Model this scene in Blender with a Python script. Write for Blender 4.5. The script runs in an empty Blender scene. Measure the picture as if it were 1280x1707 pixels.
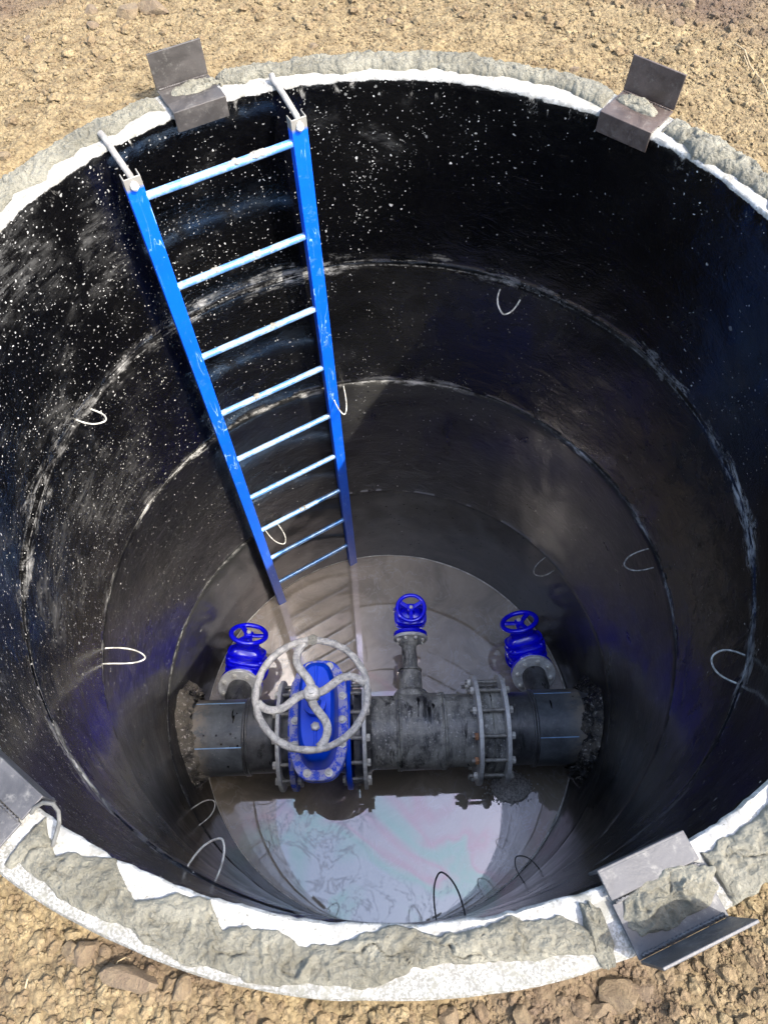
import bpy, math, random
import numpy as np
from mathutils import Vector, Matrix
R = math.radians
rng = np.random.default_rng(7)
random.seed(7)
sc = bpy.context.scene
COL = sc.collection

# ------------------------------------------------------------------ camera
PIT, YAW, ROLL = 0.501177, 0.002908, -0.012952
F_PX = 1275.84
cam_d = bpy.data.cameras.new('camera'); cam = bpy.data.objects.new('camera', cam_d); COL.objects.link(cam)
cam_d.sensor_fit = 'HORIZONTAL'; cam_d.sensor_width = 36.0; cam_d.lens = 36.0*F_PX/1280.0
cam_d.clip_start = 0.05; cam_d.clip_end = 500.0
ex = Vector((math.cos(YAW), math.sin(YAW), 0)); ey = Vector((-math.sin(YAW), math.cos(YAW), 0)); ez = Vector((0, 0, 1))
up0 = ey*math.cos(PIT) + ez*math.sin(PIT)
fw = ey*math.sin(PIT) - ez*math.cos(PIT)
cr, sr = math.cos(ROLL), math.sin(ROLL)
right = ex*cr + up0*sr
up = up0*cr - ex*sr
m = Matrix((right, up, -fw)).transposed().to_4x4(); m.translation = Vector((-0.0069, -1.01295, 1.23897))
cam.matrix_world = m
sc.camera = cam

# ------------------------------------------------------------------ world, sun, exposure
SUN_AZ, SUN_EL = -30.0, 53.0        # azimuth from +x towards +y, elevation
w = bpy.data.worlds.new("World"); sc.world = w; w.use_nodes = True
nt = w.node_tree; bg = nt.nodes['Background']
sky = nt.nodes.new('ShaderNodeTexSky'); sky.sky_type = 'NISHITA'; sky.sun_disc = False
sky.sun_elevation = R(SUN_EL); sky.sun_rotation = R(90.0 - SUN_AZ)
sky.air_density = 1.0; sky.dust_density = 3.0; sky.ozone_density = 1.0
nt.links.new(sky.outputs[0], bg.inputs[0]); bg.inputs[1].default_value = 0.15
sd = bpy.data.lights.new('sun', 'SUN'); sun = bpy.data.objects.new('sun', sd); COL.objects.link(sun)
sd.energy = 2.2; sd.angle = R(0.53); sd.color = (1.0, 0.96, 0.9)
dirv = Vector((math.cos(R(SUN_EL))*math.cos(R(SUN_AZ)), math.cos(R(SUN_EL))*math.sin(R(SUN_AZ)), math.sin(R(SUN_EL))))
sun.rotation_euler = dirv.to_track_quat('Z', 'Y').to_euler()
sc.view_settings.view_transform = 'Standard'; sc.view_settings.look = 'None'
sc.view_settings.exposure = 2.45; sc.view_settings.gamma = 1.0
sc.render.engine = 'CYCLES'
sc.cycles.max_bounces = 9; sc.cycles.diffuse_bounces = 6; sc.cycles.glossy_bounces = 6

# ------------------------------------------------------------------ numpy noise
PERM = rng.permutation(4096)
def _h(ix, iy, iz):
    return (PERM[(ix + PERM[(iy + PERM[iz & 4095]) & 4095]) & 4095] / 2047.5) - 1.0
def vnoise(x, y, z=0.0):
    x, y, z = np.broadcast_arrays(np.asarray(x, float), np.asarray(y, float), np.asarray(z, float))
    ix, iy, iz = np.floor(x).astype(int), np.floor(y).astype(int), np.floor(z).astype(int)
    fx, fy, fz = x-ix, y-iy, z-iz
    fx, fy, fz = [f*f*f*(f*(f*6-15)+10) for f in (fx, fy, fz)]
    r = 0
    for a in (0, 1):
        for b in (0, 1):
            for c in (0, 1):
                r = r + _h(ix+a, iy+b, iz+c)*(fx if a else 1-fx)*(fy if b else 1-fy)*(fz if c else 1-fz)
    return r
def fbm(x, y, z=0.0, o=4, g=0.5):
    r, a, f = 0, 1.0, 1.0
    for i in range(o):
        r = r + a*vnoise(x*f+i*17.3, y*f+i*9.1, z*f+i*3.7); a *= g; f *= 2.03
    return r

# ------------------------------------------------------------------ mesh builder
class MB:
    def __init__(s): s.v = []; s.f = []; s.n = 0
    def add(s, V, F):
        V = np.asarray(V, float); s.v.append(V); s.f += [tuple(int(i)+s.n for i in f) for f in F]; s.n += len(V)
    def grid(s, G, cu=False, cv=False):
        nu, nv = G.shape[:2]; F = []
        for i in range(nu if cu else nu-1):
            i2 = (i+1) % nu
            for j in range(nv if cv else nv-1):
                j2 = (j+1) % nv
                F.append((i*nv+j, i2*nv+j, i2*nv+j2, i*nv+j2))
        s.add(G.reshape(-1, 3), F)
    def box(s, c, size, M=None):
        V = np.array([[x, y, z] for x in (-.5, .5) for y in (-.5, .5) for z in (-.5, .5)])*np.array(size)
        if M is not None: V = V @ np.array(M).T
        s.add(V+np.array(c), [(0, 1, 3, 2), (4, 6, 7, 5), (0, 4, 5, 1), (2, 3, 7, 6), (0, 2, 6, 4), (1, 5, 7, 3)])
    def lathe(s, o, ax, prof, n=48, ref=None, closed=False):
        """prof: list of (t along axis, radius)"""
        o = np.array(o, float); A = Vector(ax).normalized()
        B = A.orthogonal().normalized() if ref is None else Vector(ref).normalized(); Cc = A.cross(B)
        A, B, Cc = np.array(A), np.array(B), np.array(Cc)
        th = np.linspace(0, 2*np.pi, n, endpoint=False)
        ring = np.cos(th)[:, None]*B + np.sin(th)[:, None]*Cc
        G = np.stack([o+A*t+ring*r for t, r in prof], 1)
        base = s.n; k = len(prof)
        s.grid(G, cu=True, cv=closed)
        if not closed:
            if prof[0][1] > 1e-6: s.f.append(tuple(base+i*k for i in range(n)))
            if prof[-1][1] > 1e-6: s.f.append(tuple(base+i*k+k-1 for i in range(n))[::-1])
    def cyl(s, p0, p1, r, r2=None, n=24, ch=0.0, ref=None):
        p0, p1 = Vector(p0), Vector(p1); L = (p1-p0).length; r2 = r if r2 is None else r2
        pr = [(0, r), (L, r2)] if ch <= 0 else [(0, r-ch), (ch, r), (L-ch, r2), (L, r2-ch)]
        s.lathe(p0, p1-p0, pr, n, ref)
    def torus(s, c, ax, Rr, r, n=72, k=14, sq=1.0):
        a = np.linspace(0, 2*np.pi, k, endpoint=False)
        s.lathe(c, ax, [(r*sq*math.sin(t), Rr+r*math.cos(t)) for t in a], n, closed=True)
    def tube(s, P, r, n=10, cap=True):
        P = [Vector(p) for p in P]; rr = r if hasattr(r, '__len__') else [r]*len(P)
        T = [(P[min(i+1, len(P)-1)]-P[max(i-1, 0)]).normalized() for i in range(len(P))]
        N = T[0].orthogonal().normalized(); G = []
        for i, p in enumerate(P):
            N = (N - T[i]*N.dot(T[i])).normalized(); Bn = T[i].cross(N)
            G.append([p + (N*math.cos(a)+Bn*math.sin(a))*rr[i] for a in np.linspace(0, 2*np.pi, n, endpoint=False)])
        base = s.n
        s.grid(np.array([[tuple(q) for q in g] for g in G]), cv=True)
        if cap:
            s.f.append(tuple(base+j for j in range(n))[::-1]); s.f.append(tuple(base+(len(P)-1)*n+j for j in range(n)))
    def hexnut(s, c, ax, af, h):
        s.lathe(Vector(c)-Vector(ax).normalized()*h/2, ax, [(0, af*.5), (h*.12, af*.577), (h*.85, af*.577), (h, af*.5)], 6)
    def build(s, name, mat, parent=None, bevel=0.0, ang=35, M=None, seg=2):
        V = np.concatenate(s.v)
        if M is not None:
            M = np.array(M); V = V @ M[:3, :3].T + M[:3, 3]
        me = bpy.data.meshes.new(name); me.from_pydata(V.tolist(), [], s.f); me.update()
        for mm in (mat if isinstance(mat, (list, tuple)) else [mat]): me.materials.append(mm)
        me.polygons.foreach_set('use_smooth', [True]*len(me.polygons))
        if ang < 179: me.set_sharp_from_angle(angle=R(ang))
        o = bpy.data.objects.new(name, me); COL.objects.link(o)
        if parent: o.parent = parent
        if bevel > 0:
            b = o.modifiers.new('bevel', 'BEVEL'); b.width = bevel; b.segments = seg; b.limit_method = 'ANGLE'; b.angle_limit = R(40)
        return o

def tag(o, label=None, cat=None, group=None, kind=None):
    if label: o['label'] = label
    if cat: o['category'] = cat
    if group: o['group'] = group
    if kind: o['kind'] = kind
    return o
def empty(name, loc=(0, 0, 0), **k):
    o = bpy.data.objects.new(name, None); COL.objects.link(o); o.location = loc; o.empty_display_size = .1
    return tag(o, **k)
def rad(phi, r, z): return Vector((r*math.cos(R(phi)), r*math.sin(R(phi)), z))

# ------------------------------------------------------------------ materials
class NT:
    def __init__(s, name):
        s.m = bpy.data.materials.new(name); s.m.use_nodes = True; s.t = s.m.node_tree
        s.b = s.t.nodes['Principled BSDF']; s.tc = s.t.nodes.new('ShaderNodeTexCoord'); s.co = s.tc.outputs['Object']
    def node(s, ty, **k):
        n = s.t.nodes.new('ShaderNode'+ty)
        for a, b in k.items(): setattr(n, a, b)
        return n
    def ln(s, a, b):
        if isinstance(a, (int, float)):
            b.default_value = (a, a, a, 1) if b.type == 'RGBA' else a
        elif isinstance(a, tuple): b.default_value = (*a, 1) if len(a) == 3 and len(b.default_value) == 4 else a
        else: s.t.links.new(a, b)
    def noise(s, scale, detail=6, rough=.6, co=None, dist=0, out=0, col=False):
        n = s.node('TexNoise'); n.inputs['Scale'].default_value = scale; n.inputs['Detail'].default_value = detail
        n.inputs['Roughness'].default_value = rough; n.inputs['Distortion'].default_value = dist
        s.ln(co or s.co, n.inputs['Vector']); return n.outputs[1 if col else 0]
    def vor(s, scale, feat='F1', co=None, rnd=1.0, out='Distance'):
        n = s.node('TexVoronoi', feature=feat); n.inputs['Scale'].default_value = scale; n.inputs['Randomness'].default_value = rnd
        s.ln(co or s.co, n.inputs['Vector']); return n.outputs[out]
    def math(s, op, a, b=0.0, c=0.0, clamp=False):
        n = s.node('Math', operation=op, use_clamp=clamp); s.ln(a, n.inputs[0]); s.ln(b, n.inputs[1]); s.ln(c, n.inputs[2]); return n.outputs[0]
    def mr(s, v, a, b, c=0.0, d=1.0, smooth=True):
        n = s.node('MapRange', interpolation_type='SMOOTHSTEP' if smooth else 'LINEAR')
        s.ln(v, n.inputs[0])
        for i, q in enumerate((a, b, c, d)): s.ln(q, n.inputs[1+i])
        return n.outputs[0]
    def mix(s, f, a, b, mode='MIX'):
        n = s.node('Mix', data_type='RGBA', blend_type=mode); s.ln(f, n.inputs[0]); s.ln(a, n.inputs[6]); s.ln(b, n.inputs[7]); return n.outputs[2]
    def xyz(s, co=None):
        n = s.node('SeparateXYZ'); s.ln(co or s.co, n.inputs[0]); return n.outputs
    def ramp(s, f, stops):
        n = s.node('ValToRGB'); e = n.color_ramp.elements
        while len(e) < len(stops): e.new(.5)
        for el, (p, c) in zip(e, stops): el.position = p; el.color = (*c, 1)
        s.ln(f, n.inputs[0]); return n.outputs[0]
    def mapping(s, scale=(1, 1, 1), co=None):
        n = s.node('Mapping'); n.inputs['Scale'].default_value = scale; s.ln(co or s.co, n.inputs['Vector']); return n.outputs[0]
    def bump(s, h, strength=.5, dist=.01, prev=None):
        n = s.node('Bump'); n.inputs['Strength'].default_value = strength; n.inputs['Distance'].default_value = dist
        s.ln(h, n.inputs['Height'])
        if prev is not None: s.ln(prev, n.inputs['Normal'])
        return n.outputs[0]
    def out(s, col=None, rough=None, metal=None, norm=None, **k):
        I = s.b.inputs
        if col is not None: s.ln(col, I['Base Color'])
        if rough is not None: s.ln(rough, I['Roughness'])
        if metal is not None: s.ln(metal, I['Metallic'])
        if norm is not None: s.ln(norm, I['Normal'])
        for a, b in k.items(): s.ln(b, I[a.replace('_', ' ')])
        return s.m

ALB = 1.0
def wall_mat(joints, dens=1.0, grey=0.0, top=False, line=None):
    n = NT('black_bitumen_coat'); x, y, z = n.xyz()
    big = n.noise(1.7, 3, .6); mid = n.noise(5, 5, .65, dist=.5); fine = n.noise(60, 3, .7)
    base = n.mix(n.mr(big, .4, .7), (.0008, .0008, .0011), (.0028, .0026, .0026))
    base = n.mix(n.math('MULTIPLY', n.mr(fine, .35, .75), .35), base, (.004+grey*.007, .004+grey*.007, .004+grey*.006))
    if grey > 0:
        sheen_film = n.math('MULTIPLY', n.mr(mid, .3, .7, grey*.35, grey), n.mr(n.math('ADD', n.math('ADD', y, n.math('MULTIPLY', x, .6)), n.math('MULTIPLY', big, .8)), 1.0, 1.5, .05, 1))  # grey coat plus painted reflected sheen, thinned leftwards to mute the sun edge
        base = n.mix(sheen_film, base, (.12, .115, .10))
        v1 = n.node('TexVoronoi', feature='F1'); v1.inputs['Scale'].default_value = 42; n.ln(n.co, v1.inputs['Vector'])
        lim = n.mr(n.xyz(v1.outputs['Color'])[0], .55, 1.0, .0, .26)
        base = n.mix(n.mr(n.math('SUBTRACT', v1.outputs['Distance'], lim), -.05, .02, .95, 0), base, (.004, .004, .004))
    # cement splashes: dots of several sizes, density follows splash clouds
    cloud = n.math('ADD', n.math('MULTIPLY', big, .6), n.math('MULTIPLY', mid, .5))
    cl = n.math('ADD', cloud, n.math('ADD', n.math('MULTIPLY', x, -.09), n.math('MULTIPLY', z, .05)))
    wn = n.node('VectorMath', operation='SCALE'); n.ln(n.noise(70, 1, .5, col=True), wn.inputs[0]); wn.inputs['Scale'].default_value = .014
    wob = n.node('VectorMath', operation='ADD'); n.ln(n.co, wob.inputs[0]); n.ln(wn.outputs[0], wob.inputs[1])
    dots = None
    for sc_, r0, cut in ((15, .12, .16), (30, .18, .36), (62, .25, .58), (125, .36, .80)):
        v = n.node('TexVoronoi', feature='F1'); v.inputs['Scale'].default_value = sc_
        n.ln(wob.outputs[0], v.inputs['Vector'])
        rr = n.xyz(v.outputs['Color'])
        lim = n.math('MULTIPLY', n.mr(rr[0], 0, 1, .3, 1), r0)
        d = n.math('MULTIPLY', n.mr(n.math('DIVIDE', v.outputs['Distance'], lim), .6, 1.0, 1, 0),
                   n.math('LESS_THAN', rr[1], n.math('MULTIPLY', n.mr(cl, .40, .74, .03, cut), dens)))
        d = n.math('MULTIPLY', d, n.mr(n.math('POWER', rr[2], 1.6), 0, 1, .06, .9, smooth=False))
        dots = d if dots is None else n.math('MAXIMUM', dots, d)
    st = n.noise(13, 7, .78, co=n.mapping((1, 1, 3.2)), dist=.5)
    wv = n.math('SUBTRACT', mid, .5); patch = n.mr(n.noise(3.4, 6, .68), .44, .62, .02, 1); thin = n.mr(fine, .42, .6)
    white = dots
    for zj, wdt, amt in joints:
        dz = n.math('ABSOLUTE', n.math('SUBTRACT', z, n.math('ADD', zj, n.math('MULTIPLY', wv, .10))))
        a = n.mr(dz, 0, wdt, 1, 0)
        q = n.math('MULTIPLY', n.mr(n.math('ADD', st, n.math('MULTIPLY', a, .22)), .64, .84), n.math('MULTIPLY', a, amt*1.05))
        q = n.math('MULTIPLY', q, patch)
        dk = n.mr(n.math('ABSOLUTE', n.math('SUBTRACT', z, n.math('ADD', zj, n.math('MULTIPLY', wv, .016)))), .001, .0045, 1, 0)
        q = n.math('MAXIMUM', q, n.math('MULTIPLY', dk, n.math('MULTIPLY', n.math('MULTIPLY', thin, n.mr(patch, 0, 1, .3, 1)), .5)))
        white = n.math('MAXIMUM', white, q)
    scr = n.noise(40, 2, .5, co=n.mapping((1, 1, .06)), dist=.3)
    white = n.math('MAXIMUM', white, n.math('MULTIPLY', n.mr(scr, .76, .80), n.mr(mid, .5, .65, 0, .35)))
    # hazy cement mist where the splash cloud is thickest
    white = n.math('MAXIMUM', white, n.math('MULTIPLY', n.math('MULTIPLY', n.mr(cl, .58, .85, 0, .30*dens), n.mr(st, .4, .7)), 1))
    if line is not None:
        white = n.math('MAXIMUM', white, n.mr(n.math('ABSOLUTE', n.math('SUBTRACT', z, line)), .0025, .004, .9, 0))
    col = n.mix(white, base, (.42, .41, .38))
    rg = n.mix(white, n.mr(mid, .3, .7, .14+grey*.5, .28+grey*.7), .8)
    hm = n.noise(9, 5, .6, co=n.mapping((1, 1, 1.8)), dist=.8)
    nm = n.bump(n.math('ADD', hm, n.math('MULTIPLY', fine, .3)), .35, .010)
    if top:
        edge = n.noise(26, 5, .7)
        nz = n.math('ADD', z, n.math('MULTIPLY', n.math('SUBTRACT', edge, .5), .022))
        rr_ = n.math('SQRT', n.math('ADD', n.math('MULTIPLY', x, x), n.math('MULTIPLY', y, y)))
        bare = n.mr(nz, -.012, -.008); outer = n.mr(rr_, 1.092, 1.096)
        cc = n.mix(n.mr(n.noise(45, 6, .75), .35, .7), (.155, .15, .135), (.33, .325, .31))
        cc = n.mix(n.mr(n.noise(160, 3, .6), .58, .70, 0, .75), cc, (.07, .065, .05))
        cc = n.mix(n.mr(n.noise(9, 4, .6), .56, .7, 0, .45), cc, (.13, .12, .095))
        gr = n.mr(n.noise(230, 2, .6), .35, .62)
        cc = n.mix(n.math('MULTIPLY', n.mr(rr_, 1.045, 1.07), n.math('MULTIPLY', gr, .85)), cc, (.09, .086, .07))
        cc = n.mix(n.mr(n.noise(19, 7, .75, dist=.8), .50, .64, 0, .75), cc, (.12, .115, .09))
        wash = n.math('MULTIPLY', n.mr(z, -.075, -.005), n.mr(n.noise(30, 6, .75, co=n.mapping((1, 1, .4)), dist=.4), .57, .74))
        col = n.mix(n.math('MULTIPLY', wash, .8), col, (.4, .38, .34))
        mask = n.math('MAXIMUM', bare, outer)
        col = n.mix(mask, col, cc); rg = n.mix(mask, rg, .9)
    return n.out(col, rg, 0.0, nm, Specular_IOR_Level=.35, Coat_Weight=.35, Coat_Roughness=.17)

def plain(name, c, rough=.5, metal=0.0, var=.25, sc_=20, bmp=.3):
    n = NT(name); a = n.noise(sc_, 6, .7)
    col = n.mix(n.mr(a, .3, .7), tuple(k*(1-var) for k in c), tuple(min(1, k*(1+var)) for k in c))
    return n.out(col, rough, metal, n.bump(n.noise(sc_*5, 5, .7), bmp, .003))
def mortar_mat(name='wet_mortar', c1=(.108, .100, .072), c2=(.195, .183, .138)):
    n = NT(name)
    a = n.noise(7, 8, .7, dist=.5); b = n.noise(90, 6, .75)
    c = n.mix(n.mr(a, .35, .65), c1, c2)
    c = n.mix(n.mr(b, .55, .75, 0, .5), c, tuple(min(1, k*1.5) for k in c2))
    c = n.mix(n.mr(n.noise(220, 2), .66, .74, 0, .6), c, (.06, .055, .045))
    h = n.math('ADD', n.math('MULTIPLY', n.noise(48, 8, .75, dist=1.4), 1), n.math('MULTIPLY', n.noise(230, 4, .7), .45))
    wv = n.node('TexWave'); wv.inputs['Scale'].default_value = 11; wv.inputs['Distortion'].default_value = 14; wv.inputs['Detail'].default_value = 4; wv.inputs['Detail Scale'].default_value = 2.2; n.ln(n.co, wv.inputs['Vector'])
    h = n.math('ADD', h, n.math('MULTIPLY', wv.outputs['Fac'], .28))
    return n.out(c, n.mr(a, .3, .7, .5, .8), 0.0, n.bump(h, 1.0, .011))

def steel_mat(name='mill_steel', c=(.030, .026, .023), rough=.55, metal=.2, dust=.3):
    n = NT(name)
    a = n.noise(14, 7, .7, dist=.6)
    col = n.mix(n.mr(a, .35, .7), c, tuple(k*1.7 for k in c))
    col = n.mix(n.mr(n.noise(9, 8, .75), .6, .78, 0, .8), col, (.08, .045, .03))
    du = n.math('MULTIPLY', n.mr(n.noise(45, 8, .8), .52, .7), dust)
    col = n.mix(du, col, (.2, .19, .165))
    return n.out(col, n.mr(a, .3, .7, rough-.1, rough+.15), n.math('MULTIPLY', n.math('SUBTRACT', 1, du), metal), n.bump(n.noise(120, 5, .7), .25, .002))

M = {}
def galv_mat():
    n = NT('galvanised_steel')
    v = n.vor(60, out='Color'); vx = n.xyz(v)[0]
    col = n.mix(vx, (.58, .58, .55), (.75, .75, .71))
    d = n.mr(n.noise(30, 8, .75), .5, .68)
    col = n.mix(n.math('MULTIPLY', d, .7), col, (.45, .43, .38))
    col = n.mix(n.mr(n.noise(70, 4, .7), .66, .74, 0, .8), col, (.06, .05, .04))
    return n.out(col, .5, n.math('MULTIPLY', n.math('SUBTRACT', 1, d), .12), n.bump(n.noise(140, 5, .7), .3, .002))

def paint_mat(name, c, dust=.25, rough=.28, scratch=.5, dustc=(.55, .55, .62), dsc=40, coat=.3, lo=.56, bare=None):
    n = NT(name)
    a = n.noise(5, 4, .6)
    col = n.mix(n.mr(a, .3, .7), c, tuple(k*.85 for k in c))
    d = n.math('MULTIPLY', n.mr(n.noise(dsc, 8, .78), lo, lo+.16), dust)
    sc1 = n.noise(28, 2, .5, co=n.mapping((1, 1, .12)), dist=1.2)
    s = n.math('MULTIPLY', n.mr(n.math('ABSOLUTE', n.math('SUBTRACT', sc1, .5)), .0, .008, 1, 0), n.mr(n.noise(6, 3), .47, .6, 0, scratch))
    dots = n.mr(n.vor(55), .05, .09, 1, 0); dots = n.math('MULTIPLY', dots, n.mr(n.noise(8, 3), .5, .6, 0, scratch))
    f = n.math('MAXIMUM', n.math('MAXIMUM', d, s), dots)
    col = n.mix(f, col, dustc)
    if bare is not None:
        zz = n.math('ADD', n.xyz()[2], n.math('MULTIPLY', n.noise(30, 4), .02))
        col = n.mix(n.mr(zz, bare, bare+.012), col, (.17, .16, .14))
    return n.out(col, n.mix(f, rough, .8), 0.0, n.bump(n.noise(50, 4, .6), .12, .003), Coat_Weight=coat, Coat_Roughness=.12)

M['mortar'] = mortar_mat()
M['steel'] = steel_mat()
M['steel_bright'] = steel_mat('scuffed_steel', (.036, .035, .036), .5, .3, .4)
M['steel_brown'] = steel_mat('primed_brown_steel', (.040, .029, .024), .5, .2, .25)
M['galv'] = galv_mat()
M['ladder_blue'] = paint_mat('blue_ladder_paint', (.0, .085, .60), .22, .42, 1.0, (.25, .42, .7), dsc=26, coat=.05, bare=2.935)
M['valve_blue'] = paint_mat('blue_valve_enamel', (.0, .085, 1.0), .08, .38, .25, (.4, .5, .9), coat=.05)
M['valve_deep'] = paint_mat('deep_blue_enamel', (.004, .004, .95), .03, .16, .1, (.4, .4, .95), coat=.5)
M['valve_dusty'] = paint_mat('dusty_blue_enamel', (.0, .075, .9), 1.3, .5, .6, (.50, .50, .74), dsc=22, lo=.43, coat=.2)

def rung_mat():
    n = NT('worn_blue_rung')
    a = n.noise(18, 6, .7)
    col = n.mix(n.mr(a, .4, .65), (.10, .27, .6), (.35, .5, .68))
    col = n.mix(n.mr(n.noise(60, 5, .7), .6, .7), col, (.6, .6, .58))
    return n.out(col, .3, .45, n.bump(n.noise(80, 4), .2, .002))
M['rung'] = rung_mat()

def wheel_mat():
    n = NT('dried_cement_on_cast_iron')
    a = n.noise(35, 8, .75, dist=.5)
    col = n.mix(n.mr(a, .38, .62), (.46, .45, .42), (.8, .78, .71))
    col = n.mix(n.mr(n.noise(90, 3, .6), .64, .72, 0, .8), col, (.12, .11, .09))
    return n.out(col, .6, .25, n.bump(n.noise(70, 8, .8), .9, .006))
M['wheel'] = wheel_mat()

def pipe_mat():
    n = NT('black_polyethylene'); x, y, z = n.xyz()
    a = n.noise(7, 8, .72, dist=.8)
    mid = n.math('MULTIPLY', n.mr(x, -.12, -.05), n.mr(x, .60, .50))
    amt = n.math('ADD', n.math('MULTIPLY', mid, .19), .0)
    st = n.noise(24, 7, .7, co=n.mapping((1.3, .5, .35)))
    d = n.mr(n.math('ADD', n.math('ADD', n.math('MULTIPLY', a, .6), n.math('MULTIPLY', st, .4)), amt), .56, .80, 0, .8)
    col = n.mix(n.mr(n.noise(12, 5, .6), .3, .7), (.045, .046, .048), (.12, .122, .122))
    col = n.mix(d, col, (.46, .45, .39))
    # white crust specks and drips
    sp = n.mr(n.math('ADD', n.math('MULTIPLY', n.noise(75, 6, .8), .6), n.math('MULTIPLY', n.noise(30, 6, .8, co=n.mapping((1.6, .4, .4)), dist=1.0), .45)), .58, .64, 0, 1)
    col = n.mix(n.math('MULTIPLY', sp, n.math('ADD', n.math('MULTIPLY', mid, .75), .12)), col, (.85, .83, .77))
    # tar splashes
    t = n.noise(9, 3, .5, co=n.mapping((2.6, .8, .8)), dist=.4)
    col = n.mix(n.mr(t, .66, .675), col, (.004, .004, .004))
    dk = n.noise(16, 6, .7, co=n.mapping((1.2, .5, .35)), dist=.6); col = n.mix(n.mr(dk, .52, .66, 0, .9), col, (.014, .014, .014))
    return n.out(col, n.mr(d, 0, 1, .3, .75), 0.0, n.bump(n.noise(40, 7, .7), .35, .004))
M['pipe'] = pipe_mat()
def sleeve_mat():
    n = NT('grey_polyethylene_sleeve'); x, y, z = n.xyz(); a = n.noise(9, 7, .72, dist=.4)
    c = n.mix(n.mr(a, .3, .7), (.055, .062, .068), (.135, .148, .155))
    ends = n.mr(n.math('ABSOLUTE', x), .82, .93)
    c = n.mix(n.math('MULTIPLY', ends, n.mr(n.noise(22, 7, .75), .35, .55)), c, (.24, .205, .155))
    c = n.mix(n.mr(n.noise(65, 6, .8), .62, .7, 0, .6), c, (.6, .58, .5))
    v = n.vor(26, co=n.mapping((1, 1, .7))); blob = n.math('MULTIPLY', n.mr(v, .13, .19, 1, 0), n.mr(n.noise(7, 2), .5, .54))
    drip = n.mr(n.noise(14, 2, .5, co=n.mapping((2.2, .35, .35))), .70, .715)
    t = n.math('MAXIMUM', blob, drip); c = n.mix(t, c, (.004, .004, .004))
    return n.out(c, n.mix(t, n.mr(a, .3, .7, .28, .5), .12), 0.0, n.bump(n.noise(45, 6, .7), .3, .004))
M['sleeve'] = sleeve_mat()
M['stripe'] = plain('pale_blue_stripe', (.3, .5, .75), .5)
M['bolt'] = plain('zinc_bolt', (.72, .7, .63), .4, .2, .3, 40)
M['rod'] = plain('dirty_threaded_rod', (.26, .25, .22), .5, .3, .4, 50)
M['loop'] = plain('pale_cement_coated_wire', (.34, .33, .29), .6, .1, .6, 60)
M['loop_dark'] = plain('tarred_wire', (.05, .048, .045), .4, .4, .5, 60)
M['rod_dull'] = plain('dull_wire', (.07, .068, .06), .6, .2, .4, 50)
M['spatter'] = mortar_mat('dried_mortar_spatter', (.22, .21, .18), (.34, .33, .29))
M['rust'] = plain('rusty_nut', (.4, .2, .1), .7, .2, .4, 60)

# ------------------------------------------------------------------ the well: four stacked concrete rings
ZJ = [0.0, -0.652, -1.303, -2.205, -3.25]
WATER = -2.99
def ring_mesh(name, z0, z1, mat, off, seed, top=False):
    n = 540
    th = np.linspace(0, 2*np.pi, n, endpoint=False)
    # cross-section: inner face from top to bottom, then outer face
    zs = [z0-.001, z0-.006] + list(np.linspace(z0-.03, z1+.03, 24)) + [z1+.007, z1+.002]
    prof = [(1.0+.005 if not top else 1.0+.004, z0 - .0005)] + [(1.0, z) for z in zs[1:-1]] + [(1.006, zs[-1])]
    if not top: prof[1] = (1.001, z0-.007)
    nz = len(prof)
    outer = [(1.10, z1+.002), (1.10, z0-.006), (1.096, z0)]
    rows = []
    for j, (r, z) in enumerate(prof+outer):
        x, y = np.cos(th), np.sin(th)
        if j < nz:
            rr = r + off(th) + .0035*fbm(x*2.2+seed, y*2.2, z*2.2, 3) + .0012*fbm(x*14+seed, y*14, z*14, 2)
            if top and j < 3: rr = rr + .004*np.abs(fbm(x*22, y*22, 3.1, 3))
        else:
            rr = r + .002*fbm(x*9, y*9, z*5+seed, 3)
        zz = z + (0.0015*fbm(x*12, y*12, 1.7, 3) if top and z > -.01 else 0*x)
        rows.append(np.stack([x*rr, y*rr, zz], -1))
    if top:   # fill the top face with a few rows so that it can be chipped
        base_i, base_o = rows[0], rows[-1]
        for k in range(1, 9):
            t = 1-k/9.0
            p = base_i*(1-t)+base_o*t
            p[:, 2] = .0022*fbm(p[:, 0]*16, p[:, 1]*16, 5.5, 4)
            rows.append(p)
    G = np.stack(rows, 1)
    b = MB(); b.grid(G, cu=True, cv=True)
    return b.build(name, mat, ang=50)
rings = []
specs = [
    (lambda t: 0*t, [(-.640, .09, .8)], 1.0, 0.0, True,
     'topmost black coated concrete ring, its bare white rim level with the soil'),
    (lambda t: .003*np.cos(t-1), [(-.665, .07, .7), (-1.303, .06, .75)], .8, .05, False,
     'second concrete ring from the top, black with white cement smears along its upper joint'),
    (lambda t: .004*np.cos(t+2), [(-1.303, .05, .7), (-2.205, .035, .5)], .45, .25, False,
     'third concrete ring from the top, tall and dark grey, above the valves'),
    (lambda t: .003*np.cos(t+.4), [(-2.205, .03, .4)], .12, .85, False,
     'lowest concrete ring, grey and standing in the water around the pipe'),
]
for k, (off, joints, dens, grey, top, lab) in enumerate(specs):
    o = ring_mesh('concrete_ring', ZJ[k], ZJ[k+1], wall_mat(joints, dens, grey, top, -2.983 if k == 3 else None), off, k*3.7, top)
    tag(o, lab, 'concrete ring', 'stacked rings of the well'); rings.append(o)

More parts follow.
